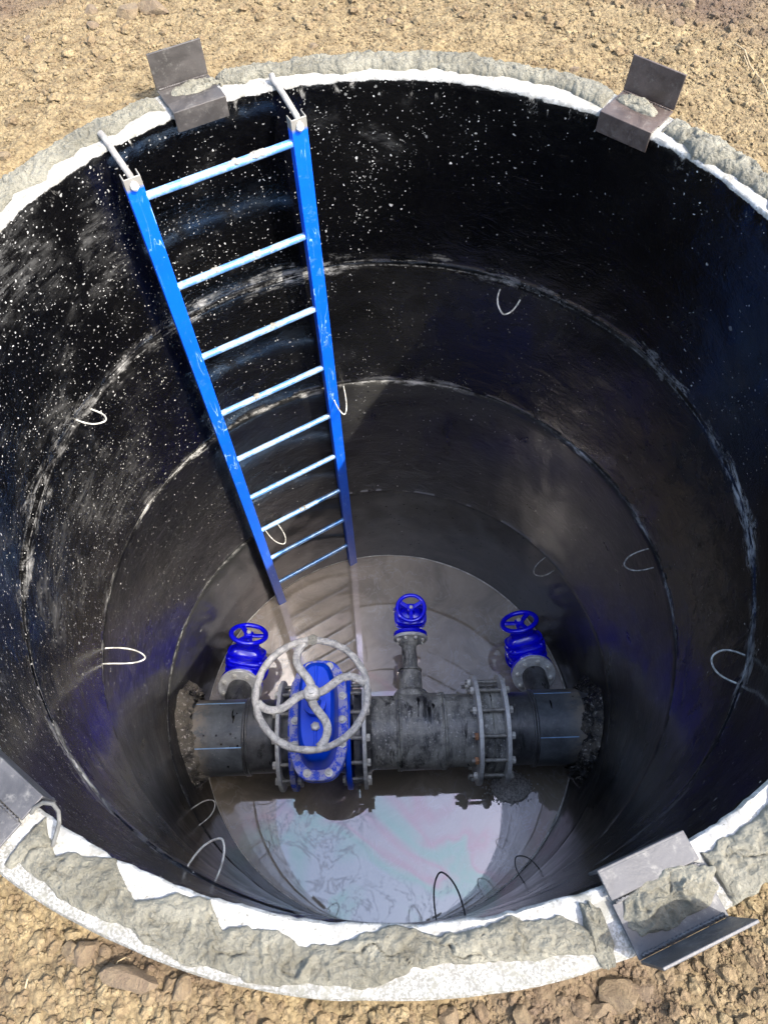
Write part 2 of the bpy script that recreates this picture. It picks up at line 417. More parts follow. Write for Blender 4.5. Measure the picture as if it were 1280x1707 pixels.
# lifting loops of bent wire, cast into the rings (parts of the ring)
def loop(ring, phi, z, wid, length, drop=0.0, dark=False, skew=0.0, rw=.0027):
    d = rad(phi, 1, 0); t = Vector((-d.y, d.x, 0)); P = []
    for i in range(25):
        u = i/24.0; a = math.pi*u
        prot = length*(math.sin(a)**.75)
        lat = wid*.5*math.cos(a)
        lat *= (1 - .25*math.sin(a)**6)
        jit = .0025*math.sin(7*u+phi)
        P.append(d*(1.012 - prot) + t*(lat + skew*math.sin(a) + jit) + Vector((0, 0, z - drop*math.sin(a)**1.5 + .01*math.cos(a))))
    b = MB(); b.tube(P, rw, 8)
    return b.build('lifting_loop', M['loop_dark'] if dark else M['loop'], ring)
loop(rings[0], 157.5, -.665, .062, .085)
loop(rings[0], 64.4, -.712, .075, .085, .02)
loop(rings[0], -25.4, -.690, .075, .085, .0)
loop(rings[0], -116, -.70, .078, .10, 0)
loop(rings[1], 101.5, -1.30, .055, .14, .03)
loop(rings[1], 11.4, -1.345, .07, .12, 0, skew=-.01)
loop(rings[1], -170.5, -1.33, .065, .15, 0, skew=.03)
loop(rings[1], -80, -1.33, .085, .14, -.02, dark=True)
loop(rings[2], 126, -2.235, .075, .12, .02)
loop(rings[2], 36, -2.235, .075, .11, 0)
loop(rings[2], -55, -2.225, .08, .10, 0, dark=True)
loop(rings[2], -144, -2.16, .08, .105, 0)
# a loop bent flat over the rim beside the near left bracket
b = MB()
P = [Vector((-.545, -.853, .012)), Vector((-.538, -.846, .02)), Vector((-.524, -.840, .026)), Vector((-.508, -.842, .028)), Vector((-.498, -.853, .027)), Vector((-.495, -.868, .024)), Vector((-.499, -.884, .018)), Vector((-.506, -.898, .006))]
b.tube(P, .0032, 8); b.build('lifting_loop', M['rod_dull'], rings[0])

# ------------------------------------------------------------------ water and the slab under it
def water_mat():
    n = NT('oily_murky_water')
    silt = n.noise(3.2, 7, .65, dist=1.2)
    base = n.mix(n.mr(silt, .3, .7), (.25, .21, .155), (.43, .365, .275))
    # oil film: folded swirls, pink and green where it is thin
    x, y, z_ = n.xyz()
    sheen_film = n.math('ADD', n.noise(1.7, 3, .5, dist=.9), n.math('MULTIPLY', n.math('ADD', y, .66), .22))
    sw = n.noise(4.5, 5, .55, dist=3.2)
    tint = n.ramp(sheen_film, [(0, (.93, .94, .93)), (.40, (.9, .92, .93)), (.46, (.72, .95, .84)), (.50, (.86, .92, .86)), (.535, (1, .76, .80)), (.59, (.97, .88, .88)), (1, (.97, .98, .95))])
    where = n.mr(n.math('ADD', n.math('MAXIMUM', n.math('MULTIPLY', n.math('ADD', x, .12), -1), n.math('MULTIPLY', n.math('ADD', y, .78), -1)), n.math('MULTIPLY', n.math('SUBTRACT', n.noise(3, 3), .5), .35)), -.04, .10)
    line = n.mr(n.math('ABSOLUTE', n.math('SUBTRACT', sw, .5)), 0, .03, 1, 0)
    scum = n.math('MULTIPLY', line, n.mr(n.noise(1.6, 3), .42, .55, .05, .7))
    col = n.mix(n.math('MULTIPLY', scum, .35), base, (.62, .62, .62))
    tint = n.mix(n.math('MULTIPLY', n.mr(n.math('ABSOLUTE', n.math('SUBTRACT', sw, .52)), 0, .045, 1, 0), n.math('MULTIPLY', where, .8)), tint, (.45, .47, .50))
    rg = n.math('ADD', .02, n.math('MULTIPLY', scum, .12))
    h = n.noise(2.4, 3, .5)
    return n.out(col, rg, 0.0, n.bump(h, .03, .02), IOR=2.55, Specular_Tint=tint)
b = MB()
nr, na = 40, 240
rr_ = np.linspace(0.0, 1.008, nr); aa = np.linspace(0, 2*np.pi, na, endpoint=False)
G = np.stack([np.stack([np.cos(aa)*max(r, 1e-4), np.sin(aa)*max(r, 1e-4), 0*aa+WATER], -1) for r in rr_], 0)
b.grid(G, cv=True); o = b.build('water', water_mat(), ang=180); tag(o, kind='structure')
b = MB(); b.lathe((0, 0, -3.4), (0, 0, 1), [(0, 1.2), (.15, 1.2)], 96)
pass
_b = MB(); _b.torus((0, 0, WATER+.006), (0, 0, 1), .9985, .0042, 400, 8)
_v = _b.v[0]; _v[:, :2] *= (1+.0016*fbm(_v[:, 0]*9, _v[:, 1]*9, 2, 3))[:, None]
_b.build('tide_line', plain('pale_tide_line', (.62, .6, .54), .7, 0, .5, 12), rings[3], ang=180)
tag(b.build('base_slab', plain('concrete', (.3, .28, .25), .8)), kind='structure')

# ------------------------------------------------------------------ ground
def soil_mat(stone=False):
    n = NT('dry_stony_soil' if not stone else 'pale_limestone_rubble')
    geo = n.node('NewGeometry'); pos = geo.outputs['Position']
    big = n.noise(1.6, 5, .6, co=pos, dist=.5)
    x, y, z = n.xyz(pos)
    # damp purplish earth: the far left corner, the far right, and the near left
    cor = n.math('MAXIMUM', n.math('MULTIPLY', n.mr(n.math('SUBTRACT', y, x), 2.05, 2.65), 1.0), n.mr(y, -.98, -1.03, 0, .6))
    cor = n.math('MAXIMUM', cor, n.math('MULTIPLY', n.mr(n.math('ADD', y, n.math('MULTIPLY', x, .7)), 1.75, 2.1), .75))
    damp = n.math('MULTIPLY', n.mr(n.math('ADD', big, n.math('MULTIPLY', cor, .32)), .58, .8), .85)
    c1, c2 = ((.094, .069, .035), (.200, .150, .078)) if not stone else ((.09, .065, .033), (.24, .185, .10))
    c = n.mix(n.mr(n.noise(22, 8, .75, co=pos), .3, .7), c1, c2)
    rnd = n.node('NewGeometry').outputs['Random Per Island']
    if stone: c = n.mix(n.mr(rnd, 0, 1, 0, .55), c, (.105, .068, .036))
    c = n.mix(damp, c, (.064, .042, .030))
    c = n.mix(n.mr(n.noise(150, 4, .7, co=pos), .6, .75, 0, .6), c, (.25, .19, .11))
    gap = n.vor(120, co=pos); c = n.mix(n.mr(gap, .45, .8, 0, .45), c, (.05, .034, .018))
    h = n.math('SUBTRACT', n.math('ADD', n.noise(70, 6, .75, co=pos), n.math('MULTIPLY', n.noise(300, 3, .7, co=pos), .4)), n.math('MULTIPLY', gap, .7))
    return n.out(c, .92, 0.0, n.bump(h, .8, .006), Specular_IOR_Level=.25)
M['soil'] = soil_mat(); M['rubble'] = soil_mat(True)
def rock_mat():
    n = NT('yellow_limestone'); a = n.noise(28, 8, .75, dist=.6); i = n.node('ObjectInfo')
    c = n.mix(n.mr(a, .3, .7), (.10, .066, .034), (.20, .148, .078))
    c = n.mix(n.mr(n.noise(120, 4, .7), .58, .7, 0, .7), c, (.055, .036, .02))
    c = n.mix(n.math('MULTIPLY', i.outputs['Random'], .6), c, (.09, .06, .04))
    return n.out(c, .92, 0, n.bump(n.math('ADD', a, n.math('MULTIPLY', n.noise(130, 5, .75), .5)), 1.0, .012))
M['rock'] = rock_mat()
def ground_h(x, y):
    r = np.hypot(x, y)
    h = -.035 + .016*fbm(x*2.3, y*2.3, 0, 4) + .004*fbm(x*14, y*14, 2, 3)
    phi = np.degrees(np.arctan2(y, x))
    h = h + .02*np.exp(-((r-1.13)/.05)**2)*(vnoise(x*9, y*9, 8))
    near = np.clip((-y-.3)/.6, 0, 1)
    h = h - .028*near*np.clip(1-(r-1.1)/.25, 0, 1)
    h = h + np.clip((r-2.5)/30, 0, 1)*.8*vnoise(x*.15, y*.15, 4)
    return h
na = 1500
rads = np.concatenate([np.linspace(1.094, 2.1, 300), 2.1*np.exp(np.linspace(.006, math.log(300/2.1), 130))])
aa = np.linspace(0, 2*np.pi, na, endpoint=False)
RR, AA = np.meshgrid(rads, aa, indexing='ij')
X, Y = RR*np.cos(AA), RR*np.sin(AA)
H = ground_h(X, Y)
lod = np.clip(1-(RR-2.1)/1.5, 0, 1)
H = H + lod*(.0035*np.abs(fbm(X*45, Y*45, 1, 2)) + .0025*fbm(X*90, Y*90, 3, 2))
G = np.stack([X, Y, H], -1)
# one sheet, built with foreach_set for speed
def fast_mesh(name, V, Q, mat, smooth=True):
    me = bpy.data.meshes.new(name); k = Q.shape[1]
    me.vertices.add(len(V)); me.vertices.foreach_set('co', V.astype(np.float32).ravel())
    me.loops.add(Q.size); me.loops.foreach_set('vertex_index', Q.astype(np.int32).ravel())
    me.polygons.add(len(Q)); me.polygons.foreach_set('loop_start', np.arange(0, Q.size, k, dtype=np.int32))
    me.polygons.foreach_set('use_smooth', np.full(len(Q), smooth)); me.update(calc_edges=True); me.validate()
    me.materials.append(mat); o = bpy.data.objects.new(name, me); COL.objects.link(o); return o
ni, nj = G.shape[:2]
I, Jx = np.meshgrid(np.arange(ni-1), np.arange(nj), indexing='ij')
Q = np.stack([I*nj+Jx, (I+1)*nj+Jx, (I+1)*nj+(Jx+1) % nj, I*nj+(Jx+1) % nj], -1).reshape(-1, 4)
tag(fast_mesh('ground', G.reshape(-1, 3), Q, M['soil']), kind='structure')

# loose gravel: jittered low stones, one uncountable mass
import bmesh
def ico(sub):
    bm = bmesh.new(); bmesh.ops.create_icosphere(bm, subdivisions=sub, radius=1)
    V = np.array([v.co[:] for v in bm.verts]); F = np.array([[v.index for v in f.verts] for f in bm.faces]); bm.free(); return V, F
I1, I2, I3 = ico(1), ico(2), ico(3)
def in_view(x, y):
    # loose frustum test on the ground
    d = np.stack([x+.0069, y+1.013, -1.27+0*x], -1)
    f = d @ np.array(fw); a = d @ np.array(right)/f; b_ = d @ np.array(up)/f
    return (f > 0) & (np.abs(a) < .56) & (np.abs(b_) < .73)
def stones(n, smin, smax, rmin, rmax, base, seed, power=2.5, only=None, rough=.35):
    g = np.random.default_rng(seed); out_v, out_f = [], []
    x = g.uniform(-1.95, 1.95, n*14); y = g.uniform(-1.5, 2.2, n*14); r = np.hypot(x, y)
    ok = (r > rmin) & (r < rmax) & in_view(x, y)
    if only is not None: ok &= only(x, y)
    x, y = x[ok][:n], y[ok][:n]; n = len(x)
    s = smin*(smax/smin)**(g.random(n)**power)
    V0, F0 = base; k = len(V0)
    bad = np.hypot(x, y) < 1.103+s*.95
    keep = ~bad; x, y, s = x[keep], y[keep], s[keep]; n = len(x)
    A = g.normal(size=(n, 3, 3))*.45 + np.eye(3)
    Qm, _ = np.linalg.qr(g.normal(size=(n, 3, 3)))
    sc3 = g.uniform(.6, 1.2, (n, 1, 3))
    V = (V0[None]*sc3)
    V = V*(1+g.uniform(-rough, rough*.6, (n, k, 1)))
    V = np.einsum('nkj,nij->nki', V, Qm)*s[:, None, None]
    V[:, :, 2] *= .75
    V[:, :, 0] += x[:, None]; V[:, :, 1] += y[:, None]
    V[:, :, 2] += (ground_h(x, y)+s*.30)[:, None]
    F = F0[None]+(np.arange(n)*k)[:, None, None]
    return V.reshape(-1, 3), F.reshape(-1, 3)
parts = [stones(70000, .0012, .0045, 1.1, 2.5, I1, 11, 1.4),
         stones(9000, .003, .009, 1.1, 2.4, I1, 5, 2.0),
         stones(9000, .003, .014, 1.1, 1.5, I2, 6, 1.9, only=lambda x, y: y < -.5),
         stones(1300, .006, .018, 1.3, 2.4, I2, 8, 2.2, only=lambda x, y: (np.abs(x) > .5) | (y > 1.3))]
off, Vs, Fs = 0, [], []
for V, F in parts: Vs.append(V); Fs.append(F+off); off += len(V)
o = fast_mesh('gravel', np.concatenate(Vs), np.concatenate(Fs), M['rubble'], smooth=False)
tag(o, 'tan crushed gravel and crumbs scattered over the dry soil', 'gravel', kind='stuff')
def rock(x, y, s, lab, sq=(1, 1, .7), seed=0, rz=0, mat=None):
    g = np.random.default_rng(seed+100); V = I3[0].copy(); s *= .82
    # faceted: clamp along random planes
    for k in range(11):
        nrm = g.normal(size=3); nrm /= np.linalg.norm(nrm); d = V@nrm; lim = g.uniform(.5, .82)
        V = V - np.maximum(d-lim, 0)[:, None]*nrm
    V = V*(1+.05*fbm(V[:, 0]*3+seed, V[:, 1]*3, V[:, 2]*3, 3))[:, None]*np.array(sq)*s*1.25
    c, s_ = math.cos(rz), math.sin(rz); V = V@np.array([[c, s_, 0], [-s_, c, 0], [0, 0, 1]])
    z = float(ground_h(np.array([x]), np.array([y]))[0])
    o = fast_mesh('rock', V, I3[1], M['rock'], smooth=False)
    o.location = (x, y, z+s*sq[2]*.45); o.data.set_sharp_from_angle(angle=R(25)); o.data.polygons.foreach_set('use_smooth', [True]*len(o.data.polygons))
    return tag(o, lab, 'rock', 'larger stones lying on the soil')

# ------------------------------------------------------------------ mortar bedding on the rim
CAMP = np.array([-0.0069, -1.01295, 1.23897])
def px(u, v, z=0.0):
    """a point of the plane z seen at pixel u, v of the photograph (used to read off plan positions)"""
    a, b_ = u-640, v-853.5
    a, b_ = cr*a+sr*b_, -sr*a+cr*b_
    d = np.array(ex)*(a/F_PX) + np.array(up0)*(-b_/F_PX) + np.array(fw)
    return CAMP + d*((z-CAMP[2])/d[2])
def polar(pts, z=0.0):
    q = np.array([px(u, v, z) for u, v in pts]); return np.degrees(np.arctan2(q[:, 1], q[:, 0])), np.hypot(q[:, 0], q[:, 1])
inner_pts = [(75, 1357), (92, 1427), (125, 1420), (185, 1430), (205, 1470), (225, 1502), (300, 1487), (350, 1495), (370, 1550), (425, 1545), (465, 1550), (500, 1580), (565, 1572), (600, 1550), (640, 1545), (690, 1545), (720, 1560), (760, 1560), (790, 1545), (855, 1530), (940, 1530), (980, 1550)]
outer_pts = [(25, 1440), (95, 1500), (150, 1530), (225, 1560), (300, 1605), (350, 1620), (430, 1645), (500, 1640), (640, 1645), (690, 1620), (750, 1607), (840, 1600), (920, 1600), (990, 1590)]
ip, ir = polar(inner_pts, .008); op, orr = polar(outer_pts, .008)
def tab(ph, p, r, dflt):
    out = dflt.copy(); o_ = np.argsort(p); p, r = p[o_], r[o_]
    mk = (ph >= p[0]) & (ph <= p[-1]); out[mk] = np.interp(ph[mk], p, r); return out
def bed(name, p0, p1, lab, seed, ri0=1.038, ro0=1.093, H0=.022):
    n = int(abs(p1-p0)/.16); ph = np.linspace(p0, p1, n); cx, cy = np.cos(np.radians(ph)), np.sin(np.radians(ph))
    phw = (ph+180) % 360-180
    ri = np.maximum(ri0 + .021*fbm(cx*11+seed, cy*11, 1, 4), 1.006)
    ri = tab(phw, ip, ir, ri) + .0045*fbm(cx*38, cy*38, 2, 4, .6)
    ro = np.minimum(ro0 + .010*fbm(cx*9, cy*9, seed, 3), 1.105)
    ro = tab(phw, op, orr, ro) + .004*fbm(cx*34, cy*34, 4, 4, .6)
    endf = np.clip(np.minimum(np.arange(n), n-1-np.arange(n))/10.0, 0, 1)**.5
    S = np.linspace(0, 1, 48)
    G = np.zeros((n, 48, 3))
    for j, s in enumerate(S):
        r = ri + (ro-ri)*s
        x, y = cx*r, cy*r
        # domain-warped folds, like trowelled sticky mortar
        wx = x + .022*fbm(x*20, y*20, seed, 3); wy = y + .022*fbm(x*20, y*20, seed+7, 3)
        fold = 1-np.abs(vnoise(wx*24, wy*24, seed))*1.6
        fold2 = 1-np.abs(vnoise(wx*55, wy*55, seed+3))*1.6
        lump = .5+.5*fbm(wx*12, wy*12, seed+1, 3)
        prof = (1-abs(2*s-1)**3.2)
        crease = np.exp(-(np.abs(vnoise(wx*17, wy*17, seed+9))/.06)**2)*.006 + np.exp(-(np.abs(vnoise(wx*38, wy*38, seed+19))/.09)**2)*.003
        h = prof**.6*H0*(.34+.42*lump+.30*fold+.12*fold2) - prof*crease + prof*.0026*fbm(x*130, y*130, 5, 4, .6)
        h = np.maximum(h, .002*prof)*endf + (-.006 if j in (0, 47) else 0)
        G[:, j, 0] = x; G[:, j, 1] = y; G[:, j, 2] = h+.001
    G[0, :, 2] = -.006; G[-1, :, 2] = -.006
    b = MB(); b.grid(G)
    return tag(b.build(name, M['mortar'], ang=180), lab, 'mortar', 'wet mortar spread on the rim')
BR = {'far_left': 118.8, 'far_right': 51.7, 'near_right': -68.4, 'near_left': -126.8}
HW = 4.25
bed('mortar_bed', 56.3, 114.3, 'grey mortar strip on the far rim, running between the two standing steel brackets', 1.3, 1.036, 1.098, .024)
bed('mortar_bed', 123.2, 228.6, 'grey mortar strip curving along the left rim past the ladder rods', 4.7, 1.040, 1.099, .020)
bed('mortar_bed', -122.0, -73.2, 'broad smeared mortar strip along the near rim at the bottom of the photo', 8.1, 1.03, 1.08, .019)
bed('mortar_bed', -63.7, 47.2, 'grey mortar strip folded in waves along the right rim', 2.9, 1.016, 1.098, .028)
def lump(cx_, cy_, a, b_, rz, H0, z, lab, seed, parent=None):
    nu, nv = 110, 46; U = np.linspace(0, 2*np.pi, nu, endpoint=False); T = np.linspace(0, 1, nv)
    G = np.zeros((nv, nu, 3)); c, s_ = math.cos(rz), math.sin(rz)
    edge = 1+.16*fbm(np.cos(U)*1.7+seed, np.sin(U)*1.7, 0, 3)+.04*fbm(np.cos(U)*6+seed, np.sin(U)*6, 2, 2)
    for j, t in enumerate(T):
        lx, ly = a*t*np.cos(U)*edge, b_*t*np.sin(U)*edge
        x, y = cx_+c*lx-s_*ly, cy_+s_*lx+c*ly
        wx = x+.018*fbm(x*24, y*24, seed, 3); wy = y+.018*fbm(x*24, y*24, seed+5, 3)
        fold = 1-np.abs(vnoise(wx*30, wy*30, seed))*1.6
        pr = (1-t**3.5)**.7
        h = H0*pr*(.45+.3*fold+.35*fbm(wx*14, wy*14, seed, 2)) + pr*.0028*fbm(x*110, y*110, 4, 4, .6) - pr*.006*np.exp(-(np.abs(vnoise(wx*22, wy*22, seed+9))/.07)**2)
        h = np.maximum(h, .002*pr)
        if t > .999: h = h*0-.004
        G[j, :, 0] = x; G[j, :, 1] = y; G[j, :, 2] = z+h
    b = MB(); b.grid(G, cv=True)
    return tag(b.build('mortar_lump', M['mortar'], ang=180), lab, 'mortar', 'wet mortar lumps at the brackets')

# ------------------------------------------------------------------ steel brackets over the rim
def bracket(phi, lab, mt):
    d = rad(phi, 1, 0); t = Vector((-d.y, d.x, 0)); e = empty('steel_bracket', d*1.05, label=lab, cat='bracket', group='steel angle brackets clipped over the rim')
    Mx = Matrix((d, t, Vector((0, 0, 1)))).transposed(); Mn = np.array(Mx)
    W, th = .146, .005
    def P(r, tt, z): return np.array(d)*(r-1.05)+np.array(t)*tt+np.array([0, 0, z])
    b = MB()
    b.box(P(1.0655, 0, .0095), (.075, W, th), Mn)                       # top leg of the outer angle
    # upright leg, leaning out a touch, open edge a little uneven
    lean = R(3)
    b.box(P(1.1055+.045*math.sin(lean), 0, .012+.045), (th, W, .09), Mn @ np.array(Matrix.Rotation(lean, 3, 'Y')))
    b.build('outer_angle', mt, e, bevel=.0012)
    b = MB()
    b.box(P(1.004, 0, .0155), (.040, W, th), Mn)
    b.box(P(.9835, 0, -.010), (th, W, .056), Mn)
    b.build('inner_angle', mt, e, bevel=.0015)
    b = MB()   # weld beads at the roots of both angles
    for rr, zz in ((1.0985, .0135), (1.0275, .0135)):
        pts = [P(rr+.0008*math.sin(k*2.1), -W*.46+W*.92*k/60, zz) for k in range(61)]
        b.tube(pts, [.0018+.0012*random.random() for k in range(61)], 7)
    b.build('weld_bead', mt, e)
    return e
bracket(BR['far_left'], 'dark steel bracket on the far left rim beside the ladder, upright flange standing', M['steel'])
bracket(BR['far_right'], 'brownish steel bracket on the far right rim, upright flange leaning over the soil', M['steel_brown'])
bracket(BR['near_right'], 'shiny grey steel bracket on the near right rim with mortar heaped on its plate', M['steel_bright'])
bracket(BR['near_left'], 'grey steel bracket cut off by the left edge of the photo at the near rim', M['steel_bright'])
def lp(phi, r, dphi=0): return rad(phi+dphi, r, 0)
q = lp(BR['near_right'], 1.052, .3); lump(q.x, q.y, .076, .036, R(BR['near_right']+90+7), .028, .012, 'thick mortar heap on the plate of the near right bracket', 21)
q = lp(BR['near_right'], 1.060, -5.9); lump(q.x, q.y, .016, .046, R(BR['near_right']+90-4), .022, .001, 'long narrow mortar dab on the rim just left of the near right bracket', 24)
q = lp(BR['far_left'], 1.066, -.9); lump(q.x, q.y, .068, .026, R(BR['far_left']+90), .024, .012, 'mortar lump smeared over the plate of the far left bracket', 31)
q = lp(BR['far_right'], 1.066, .6); lump(q.x, q.y, .060, .022, R(BR['far_right']+90-4), .022, .012, 'pale mortar lump on the plate of the far right bracket', 35)
q = lp(BR['near_left'], 1.075, 1.2); lump(q.x, q.y, .05, .022, R(BR['near_left']+90), .024, .012, 'mortar lump on the plate of the near left bracket', 38)

# ------------------------------------------------------------------ ladder
LT, LB = Vector((-.640, .660, -.035)), Vector((-.623, .706, -3.05))
RT, RB = Vector((-.232, .890, -.035)), Vector((-.206, .956, -3.05))
import bmesh
_b = bmesh.new(); bmesh.ops.create_icosphere(_b, subdivisions=3, radius=1); I2_V = np.array([v.co[:] for v in _b.verts]); I2_F = [[v.index for v in f.verts] for f in _b.faces]; _b.free()
lad = empty('ladder', (-.42, .83, -3.0), label='blue painted steel ladder with nine rungs hung inside the well from two rods', cat='ladder')
loc0 = Vector(lad.location)
udir = (RT-LT).normalized(); ndir = Vector((udir.y, -udir.x, 0)).normalized()
for A, B in ((LT, LB), (RT, RB)):
    b = MB(); ax = (B-A).normalized(); nd = (ndir-ax*ndir.dot(ax)).normalized(); ud = ax.cross(nd)
    L = (B-A).length; Mn = np.array(Matrix((ud, nd, ax)).transposed())
    wdt, dep, tk = .046, .026, .0035
    # channel profile: web towards the shaft, two legs towards the wall
    mid = (A+B)/2-loc0
    b.box(mid+nd*(dep/2), (wdt, tk, L), Mn)
    for sgn in (-1, 1): b.box(mid+ud*(sgn*(wdt/2-tk/2))+nd*(-tk*.5), (tk, dep, L), Mn)
    b.build('rail', M['ladder_blue'], lad, bevel=.0015)
for k in range(9):
    zz = -.11-.3255*k
    f = (zz-LT.z)/(LB.z-LT.z)
    a, c = LT.lerp(LB, f)-loc0, RT.lerp(RB, f)-loc0
    a, c = a+udir*.02, c-udir*.02
    b = MB(); b.cyl(a, c, .0115, n=20)
    g = b.build('rung', M['rung'], lad)
    if k in (0, 1, 2, 3, 6):
        for u_ in {0: (.78, .74, .60), 1: (.62, .3), 2: (.62,), 3: (.35,), 6: (.55, .5)}[k]:
            p = a.lerp(c, u_)+Vector((0, 0, .006)); V = I2_V*np.array([.018*random.uniform(.5, 1.3), .0115, .0065])
            V = V*(1+.25*fbm(V[:, 0]*90+k, V[:, 1]*90, V[:, 2]*90+u_*9, 2))[:, None]
            V = V@np.array(Matrix((udir, ndir, Vector((0, 0, 1)))))
            q_ = MB(); q_.add(V+np.array(p), I2_F); q_.build('mortar_spatter', M['spatter'], g, ang=180)
def steel_rod(A, B, T):
    P = [T+Vector((0, 0, .016)), T*.985+Vector((0, 0, .012)), A.lerp(T, .5)+Vector((0, 0, .008)), A+ndir*.004+Vector((0, 0, .0)), A+ndir*.012+Vector((0, 0, -.02))]
    P = [p-loc0 for p in P]
    b = MB(); b.tube(P, .0085, 12); o = b.build('anchor_rod', plain('pale_worn_rod', (.16, .15, .135), .6, .1, .35, 40), lad)
    b = MB()   # weld pad and raw unpainted end
    G = []
    b.lathe(A+ndir*.017+Vector((0, 0, -.022))-loc0, (0, 0, -1), [(-.012, .004), (-.006, .009), (.004, .011), (.012, .007), (.016, .002)], 16)
    b.build('weld', M['bolt'], o)
steel_rod(LT, LB, Vector((-.712, .751, 0))); steel_rod(RT, RB, Vector((-.296, .985, 0)))

# ------------------------------------------------------------------ pipeline
PY, PZ, PR = -.156, -2.58, .178
TILT = R(1.25)
line = empty('pipeline', (0, PY, PZ), label='large black flanged pipe crossing the well from wall to wall above the water', cat='pipe')
line.rotation_euler = (0, 0, TILT)
b = MB()
b.lathe((-1.0, 0, 0), (1, 0, 0), [(0, PR-.004), (.5, PR-.004)], 96); b.lathe((-.105, 0, 0), (1, 0, 0), [(0, PR-.004), (1.12, PR-.004)], 96)
b.build('pipe', M['pipe'], line)
def ribbed(x0, x1, r, mat, name, beads=()):
    b = MB(); L = x1-x0; pr = [(0, r-.006), (.006, r), (L-.006, r), (L, r-.006)]
    b.lathe((x0, 0, 0), (1, 0, 0), pr, 96)
    o = b.build(name, mat, line)
    return o
def bead(x, r=PR+.002, mat=None):
    b = MB()
    for dx in (-.007, .006): b.torus((x+dx, 0, 0), (1, 0, 0), r, .0062, 96, 10)
    return b.build('fusion_bead', mat or M['pipe'], line)
sl = ribbed(-.935, -.688, PR+.003, M['sleeve'], 'sleeve'); bead(-.68)
for a in (118, 42):
    bb = MB(); c_, s_ = math.cos(R(a)), math.sin(R(a)); rr0 = PR+.0035
    # stripes facing up and towards the viewer's side
    pts = [(x, -rr0*c_*-1 if False else rr0*math.cos(R(a)), rr0*math.sin(R(a))) for x in np.linspace(-.925, -.695, 4)]
    bb.box((-.81, rr0*math.cos(R(a)), rr0*math.sin(R(a))), (.235, .0045, .0025), np.array(Matrix.Rotation(R(a-90), 3, 'X')))
    bb.build('stripe', M['stripe'], sl)
sl2 = ribbed(.705, .935, PR+.003, M['sleeve'], 'sleeve'); bead(.697)
for a in (118, 42):
    bb = MB(); rr0 = PR+.0035
    bb.box((.80, rr0*math.cos(R(a)), rr0*math.sin(R(a))), (.18, .0035, .0025), np.array(Matrix.Rotation(R(a-90), 3, 'X')))
    bb.build('stripe', M['stripe'], sl2)
tee = ribbed(.055, .262, PR+.004, M['pipe'], 'tee'); bead(.05); bead(.265)
def flange(x, r=.262, th=.02, hub=0, mat='galv', parent=line):
    b = MB(); n = 96
    b.lathe((x-th/2, 0, 0), (1, 0, 0), [(0, PR+.004), (0, r-.002), (.002, r), (th-.002, r), (th, r-.002), (th, PR+.004)], n)
    o = b.build('flange', M[mat], parent, ang=30)
    if hub:
        b = MB(); b.lathe((x, 0, 0), (1, 0, 0), [(0, PR+.02), (hub, PR+.016), (hub*1.5, PR)], 96); b.build('stub_end', M['pipe'], o)
    return o
FB = .228
def boltset(x0, x1, n, inner0, parent, ph0=0.0, long0=0.0, long1=0.0, rnut=None):
    """studs between the outer faces x0 and x1; nuts outside each face"""
    first = None
    for k in range(n):
        a = 2*math.pi*(k+.5)/n+ph0; yy, zz = FB*math.cos(a), FB*math.sin(a)
        e0, e1 = .016+long0*(.6+.8*random.random()), .014+long1*(.6+.8*random.random())
        b = MB(); b.cyl((x0-e0, yy, zz), (x1+e1, yy, zz), .0098, n=14)
        s = b.build('bolt', M['rod'], parent)
        for xx, sg in ((x0-.009, -1), (x1+.009, 1)):
            b = MB(); b.hexnut((xx, yy, zz), (1, 0, 0), .033, .017)
            b.build('nut', M['rust'] if (rnut and sg < 0 and k in rnut) else M['bolt'], s, bevel=.001, seg=1)
XL0, XL1, XR0, XR1 = -.512, -.452, -.190, -.118   # loose flange, valve flange, valve flange, loose flange
flange(XL0-.003, th=.018, hub=-.0); flange(XR1+.003, th=.018)
bb = MB(); bb.lathe((-.50, 0, 0), (1, 0, 0), [(-.05, PR), (-.01, PR+.022), (.012, PR+.026), (.03, PR+.026)], 96); bb.build('stub_end', M['pipe'], line)
bb = MB(); bb.lathe((-.13, 0, 0), (1, 0, 0), [(-.035, PR+.026), (-.01, PR+.026), (.012, PR+.022), (.05, PR)], 96); bb.build('stub_end', M['pipe'], line)
flange(.425, th=.02); flange(.553, th=.02)
bb = MB(); bb.lathe((.436, 0, 0), (1, 0, 0), [(0, PR+.028), (.052, PR+.028), (.055, PR+.022), (.06, PR+.028), (.107, PR+.028)], 96); bb.build('stub_end', M['pipe'], line)
boltset(.413, .565, 12, 0, line, .1, long0=.02, rnut=(3, 4))
boltset(XL0-.012, XL1+.016, 12, 0, line, .05); boltset(XR0-.016, XR1+.012, 12, 0, line, .05)
# branch of the tee going back to the small centre valve
BXc, BZc = .118, .015
b = MB()
b.lathe((BXc, .10, BZc-.01), (0, 1, 0), [(0, .085), (.085, .085), (.098, .074), (.105, .060), (.195, .057), (.215, .040), (.33, .037), (.345, .05), (.367, .05)], 48)
b.torus((BXc, .305, BZc-.01), (0, 1, 0), .058, .004, 40, 8)
br = b.build('branch', M['pipe'], line)
def stub(p0, p1, r, parent):
    U = Matrix.Rotation(-TILT, 3, 'Z'); p0, p1 = U@(Vector(p0)-Vector((0, PY, PZ))), U@(Vector(p1)-Vector((0, PY, PZ))); ax = p1-p0; L = ax.length
    b = MB(); b.lathe(p0, ax, [(0, r), (L*.62, r), (L*.68, r*1.12), (L, r*1.12)], 48)
    return b.build('branch', M['pipe'], parent)

